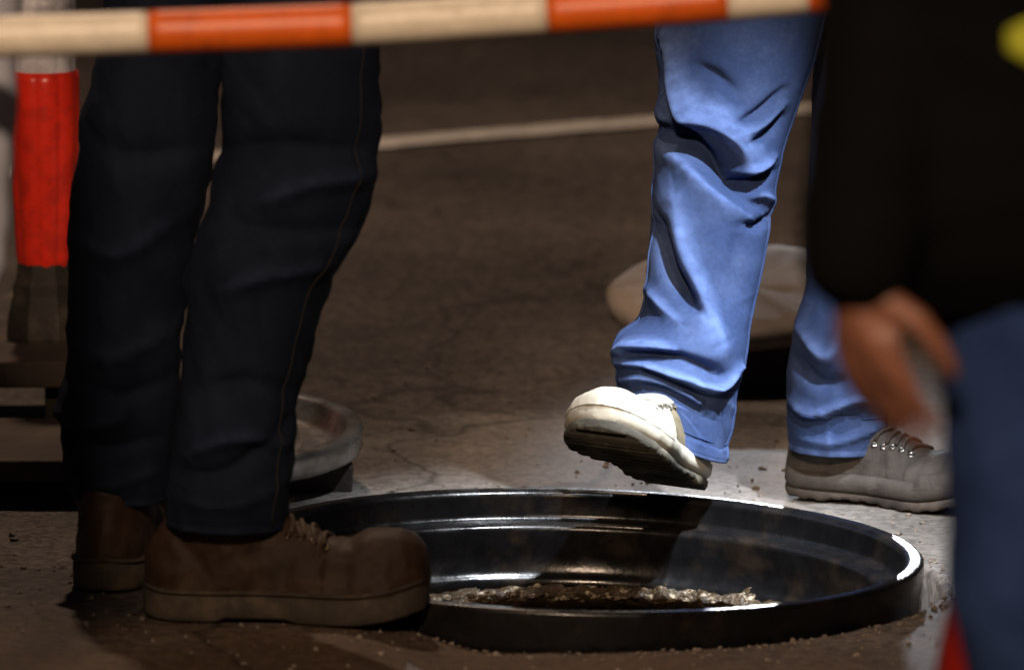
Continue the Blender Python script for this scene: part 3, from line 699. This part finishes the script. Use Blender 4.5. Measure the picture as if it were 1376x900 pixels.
TRAIN_W = dict(upper=M['shoe_white'], sole=M['shoe_sole'], foam=M['shoe_foam'], panel=M['shoe_panel'], lace=M['lace_pale'], eyelet=M['shoe_sole'])
TRAIN_G = dict(upper=M['shoe_dimmed'], sole=M['rubber'], foam=M['shoe_dimmed'], panel=M['shoe_dimmed'], lace=M['rubber'], eyelet=M['chrome'])  # rear shoe set, dark colours carry its lack of torchlight

# ================================================================== worker A: dark trousers, brown boots
YA2, YA1 = 8.735, 8.93
rowsA1 = edges([(-240, 150, 330, 8.95, 1.0), (0, 140, 300, 8.93, 1.0), (80, 128, 290, 8.92, .95), (150, 113, 289, 8.91, .95), (220, 104, 282, 8.91, .95), (330, 95, 258, 8.92, 1.0), (430, 89, 249, 8.93, 1.0),
                (500, 92, 246, 8.94, 1.0), (545, 78, 242, 8.94, 1.0), (580, 80, 236, 8.95, 1.0), (620, 86, 228, 8.95, 1.0), (668, 97, 222, 8.95, 1.0, .05)])
stA1 = [([(70, 545), (110, 560), (170, 552)], 10, 6, 0.007), ([(85, 575), (140, 590), (210, 580)], 9, 8, -0.006), ([(90, 625), (150, 640), (220, 615)], 9, 9, 0.004),
        ([(110, 170), (170, 200), (270, 190)], 18, 14, -0.006), ([(100, 300), (160, 330), (250, 280)], 20, 14, 0.006), ([(95, 440), (150, 470), (240, 430)], 14, 14, 0.005), ([(95, 500), (160, 520), (230, 500)], 10, 10, -0.006)]
rowsA2 = edges([(-240, 300, 520, 8.80, .9), (0, 294, 516, 8.76, .9), (70, 290, 515, 8.75, .85), (150, 297, 512, 8.74, .85), (200, 300, 509, 8.74, .85), (250, 288, 502, 8.74, .85), (285, 276, 495, 8.74, .85), (315, 265, 484, 8.735, .85),
                (345, 257, 464, 8.735, .85), (375, 253, 440, 8.735, .85), (410, 251, 427, 8.735, .88), (480, 247, 414, 8.735, .9), (540, 238, 402, 8.735, .9), (600, 229, 396, 8.735, .9), (650, 223, 391, 8.735, .9), (704, 219, 386, 8.735, .92, .03)])
stA2 = [([(300, 200), (380, 185), (490, 195)], 16, 10, -0.006), ([(350, 260), (420, 235), (500, 230)], 14, 12, 0.007), ([(290, 290), (370, 300), (480, 300)], 16, 12, -0.005), ([(300, 380), (360, 360), (440, 350)], 14, 12, 0.006),
        ([(255, 600), (320, 575), (390, 590)], 12, 9, 0.007), ([(235, 630), (310, 620), (390, 560)], 10, 9, -0.006), ([(240, 655), (310, 665), (385, 640)], 9, 9, 0.004), ([(260, 520), (330, 500), (400, 520)], 12, 12, -0.004)]
bm = bmesh.new(); cA1, vA1 = leg_mesh(bm, rowsA1, 96, 150, stA1, 2.2, 3, gain=1.5); cA2, vA2 = leg_mesh(bm, rowsA2, 96, 150, stA2, 2.2, 11, gain=1.9)
vA1c, vA2c = coords(vA1), coords(vA2)
hipA = (cA1[0] + cA2[0])/2
zc = cA1[0].z
tube(bm, [(hipA.x, hipA.y, zc-0.03), (hipA.x, hipA.y, zc+0.05), (hipA.x, hipA.y, zc+0.17)], [0.165, 0.165, 0.15], 40)
fa1 = basis((at(156, 822, 8.90).x - 0.012, 8.865, mound(-.5, 8.9) + 0.001), (0.10, 1, 0), (0, 0, 1))
fa2 = basis((at(192, 845, YA2).x, YA2 + 0.012, 0.030), (1, -0.085, 0), (0, 0, 1))
pA, jA = person('worker in black trousers and brown boots standing left of the open manhole',
    [[cA1[0], cA1[70], cA1[-12]], [cA2[0], cA2[70], cA2[-12]]],
    [(Vector((cA1[-1].x, 8.95, 0.11)), fa1 @ Vector((0.22, 0, 0.052))), (Vector((cA2[-1].x, YA2, 0.12)), fa2 @ Vector((0.22, 0, 0.052)))],
    1.75, hipA + Vector((0, 0, 0.10)), hipA + Vector((0.02, 0, 0.42)), hipA + Vector((0.05, 0, 0.80)),
    [(hipA + Vector((-0.20, 0, 0.52)), hipA + Vector((-0.26, 0.02, 0.26)), hipA + Vector((-0.12, -0.16, 0.30)), (1, -0.4, 0), (0, -0.3, 1), (0.3, -1, 0.3)),
     (hipA + Vector((0.22, 0, 0.52)), hipA + Vector((0.28, 0.02, 0.26)), hipA + Vector((0.16, -0.18, 0.30)), (-1, -0.4, 0), (0, -0.3, 1), (-0.3, -1, 0.3))], M['jacket'])
bmesh.ops.recalc_face_normals(bm, faces=bm.faces)
trA = obj('trousers', bm, M['denim_dark'], pA)
seam(vA2c, 13, M['stitch_dark'], trA, 0.0011)
shoe('boot', fa1, pA, 0.315, 0.112, 'boot', BOOT); shoe('boot', fa2, pA, 0.322, 0.116, 'boot', BOOT)

# ================================================================== worker B: faded jeans stepping by the rim
rowsB1 = [(1085, -300, 150, 0, 10.02, .9), (1010, -60, 124, 0, 9.93, .9), (993, 30, 113, 0, 9.90, .9), (988, 80, 108, 0, 9.88, .9), (982, 120, 99, 0, 9.86, .92), (974, 165, 90, 0, 9.84, .95), (966, 200, 86, 0, 9.82, .95), (960, 240, 83, 0, 9.80, .95),
          (955, 300, 80, 0, 9.77, .95), (948, 350, 78, 0, 9.745, .95), (941, 400, 76, 0, 9.72, .95), (932, 435, 75, .08, 9.70, 1), (917, 462, 86, .18, 9.685, 1), (908, 488, 84, .34, 9.675, 1), (906, 513, 77, .48, 9.665, 1.0), (903, 540, 77, .50, 9.66, 1.05), (904, 562, 73, .48, 9.655, 1.1), (905, 578, 71, .46, 9.65, 1.1), (906, 588, 71, .44, 9.65, 1.1)]
rowsB1 = [(q[0], q[1], q[2], q[3], q[4] - 0.205, q[5]) for q in rowsB1]
stB1 = [  # creases: (picture polyline, width left-of-path, width right-of-path, depth)
    ([(893, 45), (902, 90), (916, 130), (945, 182)], 20, 7, 0.009),
    ([(888, 70), (893, 120), (915, 165)], 9, 9, -0.016),
    ([(885, 160), (905, 153), (950, 154), (987, 182), (1004, 222)], 26, 9, 0.012),
    ([(893, 176), (928, 190), (966, 226), (1002, 260)], 20, 10, -0.019),
    ([(884, 186), (920, 207), (958, 246), (1005, 283)], 6, 20, 0.007),
    ([(985, 238), (1005, 236), (1030, 225)], 6, 8, -0.010), ([(985, 222), (1010, 220), (1036, 205)], 6, 6, 0.006),
    ([(1000, 262), (1020, 255), (1036, 268)], 6, 9, 0.007), ([(1002, 292), (1015, 296), (1030, 288)], 5, 7, -0.007),
    ([(985, 155), (1015, 140), (1050, 112)], 5, 6, -0.005), ([(992, 168), (1020, 158), (1052, 132)], 5, 6, 0.004), ([(1000, 182), (1025, 172), (1048, 150)], 5, 6, -0.005), ([(935, 78), (960, 90), (985, 110)], 8, 8, -0.005),
    ([(908, 262), (918, 320), (936, 372), (955, 425), (968, 455)], 14, 18, 0.009),
    ([(884, 300), (896, 350), (918, 385), (934, 404)], 13, 8, -0.015),
    ([(872, 385), (888, 395), (912, 420)], 6, 12, 0.006),
    ([(990, 300), (985, 350), (1000, 400)], 16, 14, -0.004),
    ([(828, 474), (845, 456), (882, 451), (905, 456)], 7, 6, 0.011),
    ([(850, 468), (900, 466), (945, 480), (968, 495)], 7, 7, -0.010),
    ([(830, 484), (870, 478), (915, 494), (960, 513), (992, 488)], 6, 5, 0.011),
    ([(868, 487), (915, 507), (950, 524)], 5, 5, -0.006),
    ([(836, 505), (865, 496), (900, 505), (938, 530)], 5, 5, 0.008),
    ([(842, 516), (880, 508), (915, 525), (950, 550)], 6, 6, -0.0045),
    ([(832, 528), (870, 521), (910, 536), (940, 580)], 7, 7, 0.003),
    ([(950, 555), (965, 575), (975, 600)], 8, 8, -0.004), ([(975, 530), (985, 560), (975, 600)], 8, 8, 0.003)]
rowsB2 = [(1300, -300, 150, 0, 9.98, .9), (1215, 0, 120, 0, 9.82, .9), (1170, 250, 82, 0, 9.74, .95), (1150, 380, 66, 0, 9.70, .95), (1140, 430, 70, 0, 9.69, 1), (1134, 480, 72, .02, 9.68, 1), (1131, 520, 72, .04, 9.675, 1), (1128, 550, 68, .05, 9.67, 1), (1126, 580, 63, .04, 9.665, 1), (1126, 603, 63, 0.02, 9.66, 1)]
stB2 = [([(1075, 440), (1110, 470), (1140, 420)], 10, 8, 0.008), ([(1070, 480), (1100, 505), (1140, 500)], 12, 8, -0.010), ([(1062, 538), (1095, 548), (1150, 525), (1190, 540)], 8, 6, 0.010),
        ([(1075, 560), (1110, 562), (1150, 550)], 5, 5, -0.006), ([(1110, 545), (1112, 570), (1112, 600)], 6, 6, 0.004), ([(1075, 580), (1120, 583), (1180, 565)], 6, 6, 0.005)]
bm = bmesh.new(); cB1, vB1 = leg_mesh(bm, rowsB1, 200, 330, stB1, 0.7, 21, hem_bulge=0.0018, gain=2.0); cB2, vB2 = leg_mesh(bm, rowsB2, 120, 180, stB2, 0.8, 31, gain=1.4)
vB1c, vB2c = coords(vB1), coords(vB2)
hipB = (cB1[0] + cB2[0])/2
tube(bm, [(hipB.x, hipB.y, cB1[0].z-0.03), (hipB.x, hipB.y, cB1[0].z+0.06), (hipB.x, hipB.y, cB1[0].z+0.18)], [0.175, 0.175, 0.155], 40)
bmesh.ops.recalc_face_normals(bm, faces=bm.faces)
heelB = at(916, 660, 9.478); heelB.z = 0.0
fdir = Vector((-0.40, -0.92, 0)).normalized()
tilt = R(20)
fB1 = basis((heelB.x, heelB.y, 0.043), fdir*math.cos(tilt) + Vector((0, 0, math.sin(tilt))), -fdir*math.sin(tilt) + Vector((0, 0, math.cos(tilt))) + Vector((0.06, 0, 0)))
heel2 = Vector((cB2[-1].x - 0.058, 9.705, 0))
fB2 = basis((heel2.x, heel2.y, 0.003), (0.84, -0.52, 0), (0, 0, 1))
pB, jB = person('worker in faded blue jeans lifting a cream shoe over the manhole rim',
    [[cB1[0], cB1[150], cB1[-14]], [cB2[0], cB2[90], cB2[-14]]],
    [(fB1 @ Vector((0.07, 0, 0.085)), fB1 @ Vector((0.19, 0, 0.045))), (fB2 @ Vector((0.07, 0, 0.085)), fB2 @ Vector((0.19, 0, 0.045)))],
    1.75, hipB + Vector((0, 0, 0.10)), hipB + Vector((0.0, 0, 0.43)), hipB + Vector((0, -0.03, 0.80)),
    [(hipB + Vector((-0.20, 0, 0.52)), hipB + Vector((-0.27, 0.02, 0.26)), hipB + Vector((-0.14, -0.16, 0.34)), (1, -0.4, 0.2), (0, -0.3, 1), (0.3, -1, 0.3)),
     (hipB + Vector((0.20, 0, 0.52)), hipB + Vector((0.27, 0.02, 0.26)), hipB + Vector((0.14, -0.16, 0.34)), (-1, -0.4, 0.2), (0, -0.3, 1), (-0.3, -1, 0.3))], M['jacket'])
trB = obj('trousers', bm, M['denim_light'], pB)
seam(vB1c, 45, M['denim_light'], trB, 0.0015, off=0.0002); seam(vB1c, 43, M['denim_light'], trB, 0.0010, off=0.0002); seam(vB1c, 156, M['denim_light'], trB, 0.0014, off=0.0002)
hem_stitch(vB1c, -15, M['denim_mid'], trB); hem_stitch(vB2c, -15, M['denim_mid'], trB)
shoe('shoe', fB1, pB, 0.285, 0.124, 'trainer', TRAIN_W, 'cream shoe with lifted toe and dark sole')
shoe('shoe', fB2, pB, 0.285, 0.112, 'trainer', TRAIN_G, 'rear shoe flat on the road, coloured dark grey for weak light')

# ================================================================== worker C: blurred, nearest, black jacket at the right
YC = 6.15
hC = Vector((at(1465, 300, YC).x, YC + 0.06, 0.86))
shC = at(1245, -520, YC - 0.02); elC = at(1206, -30, YC + 0.01); wrC = at(1146, 368, YC - 0.07)
tip = at(1186, 560, YC - 0.07)
pC, jC = person('blurred person in black jacket and blue jeans nearest on the right',
    [[hC + Vector((-0.06, 0, -0.05)), Vector((hC.x-0.055, YC, 0.46)), Vector((hC.x-0.03, YC+0.05, 0.10))], [hC + Vector((0.11, 0, -0.05)), Vector((hC.x+0.12, YC, 0.46)), Vector((hC.x+0.12, YC+0.05, 0.10))]],
    [(Vector((hC.x-0.03, YC+0.05, 0.09)), Vector((hC.x-0.05, YC-0.10, 0.05))), (Vector((hC.x+0.12, YC+0.05, 0.09)), Vector((hC.x+0.13, YC-0.10, 0.05)))],
    1.7, hC, hC + Vector((0.0, 0, 0.33)), hC + Vector((0.02, 0, 0.70)),
    [(shC, elC, wrC, tip - wrC, (-0.70, -0.71, 0.0), (0.71, -0.70, 0.10)), (hC + Vector((0.22, 0, 0.44)), hC + Vector((0.28, 0.02, 0.18)), hC + Vector((0.27, -0.05, -0.06)), (0, -0.1, -1), (0.8, -0.5, 0), (-0.3, -1, 0))],
    M['jacket'], vox=0.0045, hand_kw=[dict(curl=0.20, s=0.88, spread=0.9), dict(curl=0.5)], sleeve_end=0.96, jacket_hem=0.0, jr=1.28)
LC = [[(1440, 330, 150, 0, 6.2, .7), (1440, 420, 165, .05, 6.18, .95), (1428, 620, 160, 0, 6.15, .95), (1428, 800, 152, 0, 6.14, .95), (1432, 900, 132, 0, 6.15, .95), (1450, 1200, 120, 0, 6.2, 1.0), (1465, 1560, 110, 0, 6.22, 1.0)],
      [(1640, 330, 150, 0, 6.2, .7), (1650, 420, 165, 0, 6.18, .95), (1670, 900, 140, 0, 6.15, .95), (1690, 1560, 110, 0, 6.22, 1.0)]]
bm = bmesh.new()
for i, rw in enumerate(LC): leg_mesh(bm, rw, 72, 110, (), 1.2, 41+i)
tube(bm, [(hC.x, hC.y, 0.74), (hC.x, hC.y, 0.82), (hC.x, hC.y, 0.93)], [0.10, 0.11, 0.10], 36)
bmesh.ops.recalc_face_normals(bm, faces=bm.faces)
obj('trousers', bm, M['denim_mid'], pC)
for dx in (-0.05, 0.115):
    shoe('shoe', basis((hC.x+dx, YC+0.13, 0.002), (-0.08, -1, 0), (0, 0, 1)), pC, 0.28, 0.108, 'trainer', TRAIN_G)
# hi-vis patch sewn on the jacket
dg = bpy.context.evaluated_depsgraph_get(); dg.update()
bm = bmesh.new(); grid = []
for i in range(15):
    row = []
    for q in range(5):
        px, py = 1352 + i*16, 57 + (q-2)*15*min(1, 0.45 + 0.3*i) + 2*math.sin(i*.4)
        d = ray(px, py).normalized()
        hit, loc, nrm_, _ = jC.ray_cast(Vector((0, 0, CAM_H)), d)
        p = loc if hit else at(px, py, YC-0.08)
        row.append(bm.verts.new(p + Vector((0, -0.006, 0.002))))
    grid.append(row)
for a_, b_ in zip(grid, grid[1:]):
    for q in range(4): bm.faces.new((a_[q], a_[q+1], b_[q+1], b_[q]))
ex = bmesh.ops.extrude_face_region(bm, geom=bm.faces[:]); bmesh.ops.translate(bm, verts=[v for v in ex['geom'] if isinstance(v, bmesh.types.BMVert)], vec=(0, 0.005, 0))
bmesh.ops.recalc_face_normals(bm, faces=bm.faces); obj('reflective_stripe', bm, M['hivis'], jC)

# ================================================================== person D: grey sleeve at the left edge
YD = 7.62
wD = at(-50, 330, YD); eD = at(-52, -40, YD + 0.02); sD = at(-110, -440, YD + 0.02)
hD = Vector((wD.x - 0.24, YD + 0.05, 0.88))
pD, jD = person('blurred person whose grey sleeve shows at the left edge',
    [[hD + Vector((-0.10, 0, -0.05)), Vector((hD.x-0.10, YD, 0.47)), Vector((hD.x-0.10, YD+0.05, 0.10))], [hD + Vector((0.08, 0, -0.05)), Vector((hD.x+0.08, YD, 0.47)), Vector((hD.x+0.08, YD+0.05, 0.10))]],
    [(Vector((hD.x-0.10, YD+0.05, 0.09)), Vector((hD.x-0.10, YD-0.10, 0.05))), (Vector((hD.x+0.08, YD+0.05, 0.09)), Vector((hD.x+0.08, YD-0.10, 0.05)))],
    1.7, hD, hD + Vector((0.0, 0, 0.33)), hD + Vector((0, 0, 0.70)),
    [(sD, eD, wD, (-0.15, -0.1, -1), (1, -0.2, 0), (-0.2, -1, 0)), (hD + Vector((-0.22, 0, 0.44)), hD + Vector((-0.28, 0.02, 0.18)), hD + Vector((-0.27, -0.05, -0.06)), (0, -0.1, -1), (-0.8, -0.5, 0), (0.3, -1, 0))],
    M['grey_cloth'], sleeve_end=1.06)
bm = bmesh.new()
for i, dx in enumerate((-0.10, 0.08)):
    pxc = lambda z, Y, x: None
    rows = []
    for z, rr in ((0.80, 0.085), (0.5, 0.07), (0.3, 0.062), (0.09, 0.06)):
        v = Vector((hD.x+dx, YD + 0.03, z)) - Vector((0, 0, CAM_H)); f_ = v.y*math.cos(PITCH) - v.z*math.sin(PITCH); uu = v.y*math.sin(PITCH) + v.z*math.cos(PITCH)
        rows.append((688 + FPX*v.x/f_, 450 - FPX*uu/f_, rr/mpp(YD+0.03), 0, YD+0.03, 1.0))
    leg_mesh(bm, rows, 64, 90, (), 1.2, 51+i)
tube(bm, [(hD.x-0.01, hD.y, 0.74), (hD.x-0.01, hD.y, 0.82), (hD.x-0.01, hD.y, 0.93)], [0.15, 0.16, 0.15], 36)
bmesh.ops.recalc_face_normals(bm, faces=bm.faces)
obj('trousers', bm, M['denim_mid'], pD)
for dx in (-0.10, 0.08):
    shoe('shoe', basis((hD.x+dx, YD+0.12, 0.002), (0, -1, 0), (0, 0, 1)), pD, 0.28, 0.108, 'trainer', TRAIN_G)

# ------------------------------------------------------------------ grit and crumbs of mortar on the road
bm = bmesh.new(); rnd = random.Random(5)
def crumb(x, y, s, z):
    mt = Matrix.Translation((x, y, z + s*0.3)) @ Matrix.Rotation(rnd.uniform(0, 6.28), 4, 'Z') @ Matrix.Diagonal((s*rnd.uniform(.7, 1.3), s*rnd.uniform(.7, 1.3), s*rnd.uniform(.45, .9), 1))
    r_ = bmesh.ops.create_icosphere(bm, subdivisions=1, radius=1, matrix=mt)
    for v in r_['verts']: v.co += Vector([rnd.uniform(-.25, .25)*s for _ in range(3)])
for i in range(900):
    a = rnd.uniform(0, 2*math.pi); rr = RING + 0.02 + abs(rnd.gauss(0, 0.30)); x, y = MH.x + rr*math.cos(a), MH.y + rr*math.sin(a)
    crumb(x, y, abs(rnd.gauss(0.0012, 0.0012)) + 0.0006, ground_z(x, y))
for i in range(500):
    a = rnd.uniform(0, 2*math.pi); rr = HR + 0.006 + abs(rnd.gauss(0, 0.016)); x, y = HOLE.x + rr*math.cos(a), HOLE.y + rr*math.sin(a)
    crumb(x, y, abs(rnd.gauss(0.0008, 0.0013)) + 0.0005, ground_z(x, y))
for i in range(500):
    x, y = rnd.uniform(-1.0, 1.0), rnd.uniform(8.2, 12.5); 
    if math.hypot(x-MH.x, y-MH.y) < RING + 0.02: continue
    crumb(x, y, abs(rnd.gauss(0.0015, 0.0018)) + 0.0008, ground_z(x, y))
obj('grit', bm, M['pebble'], label='loose grit and mortar crumbs scattered on the road', cat='grit', kind='stuff', shade=False)
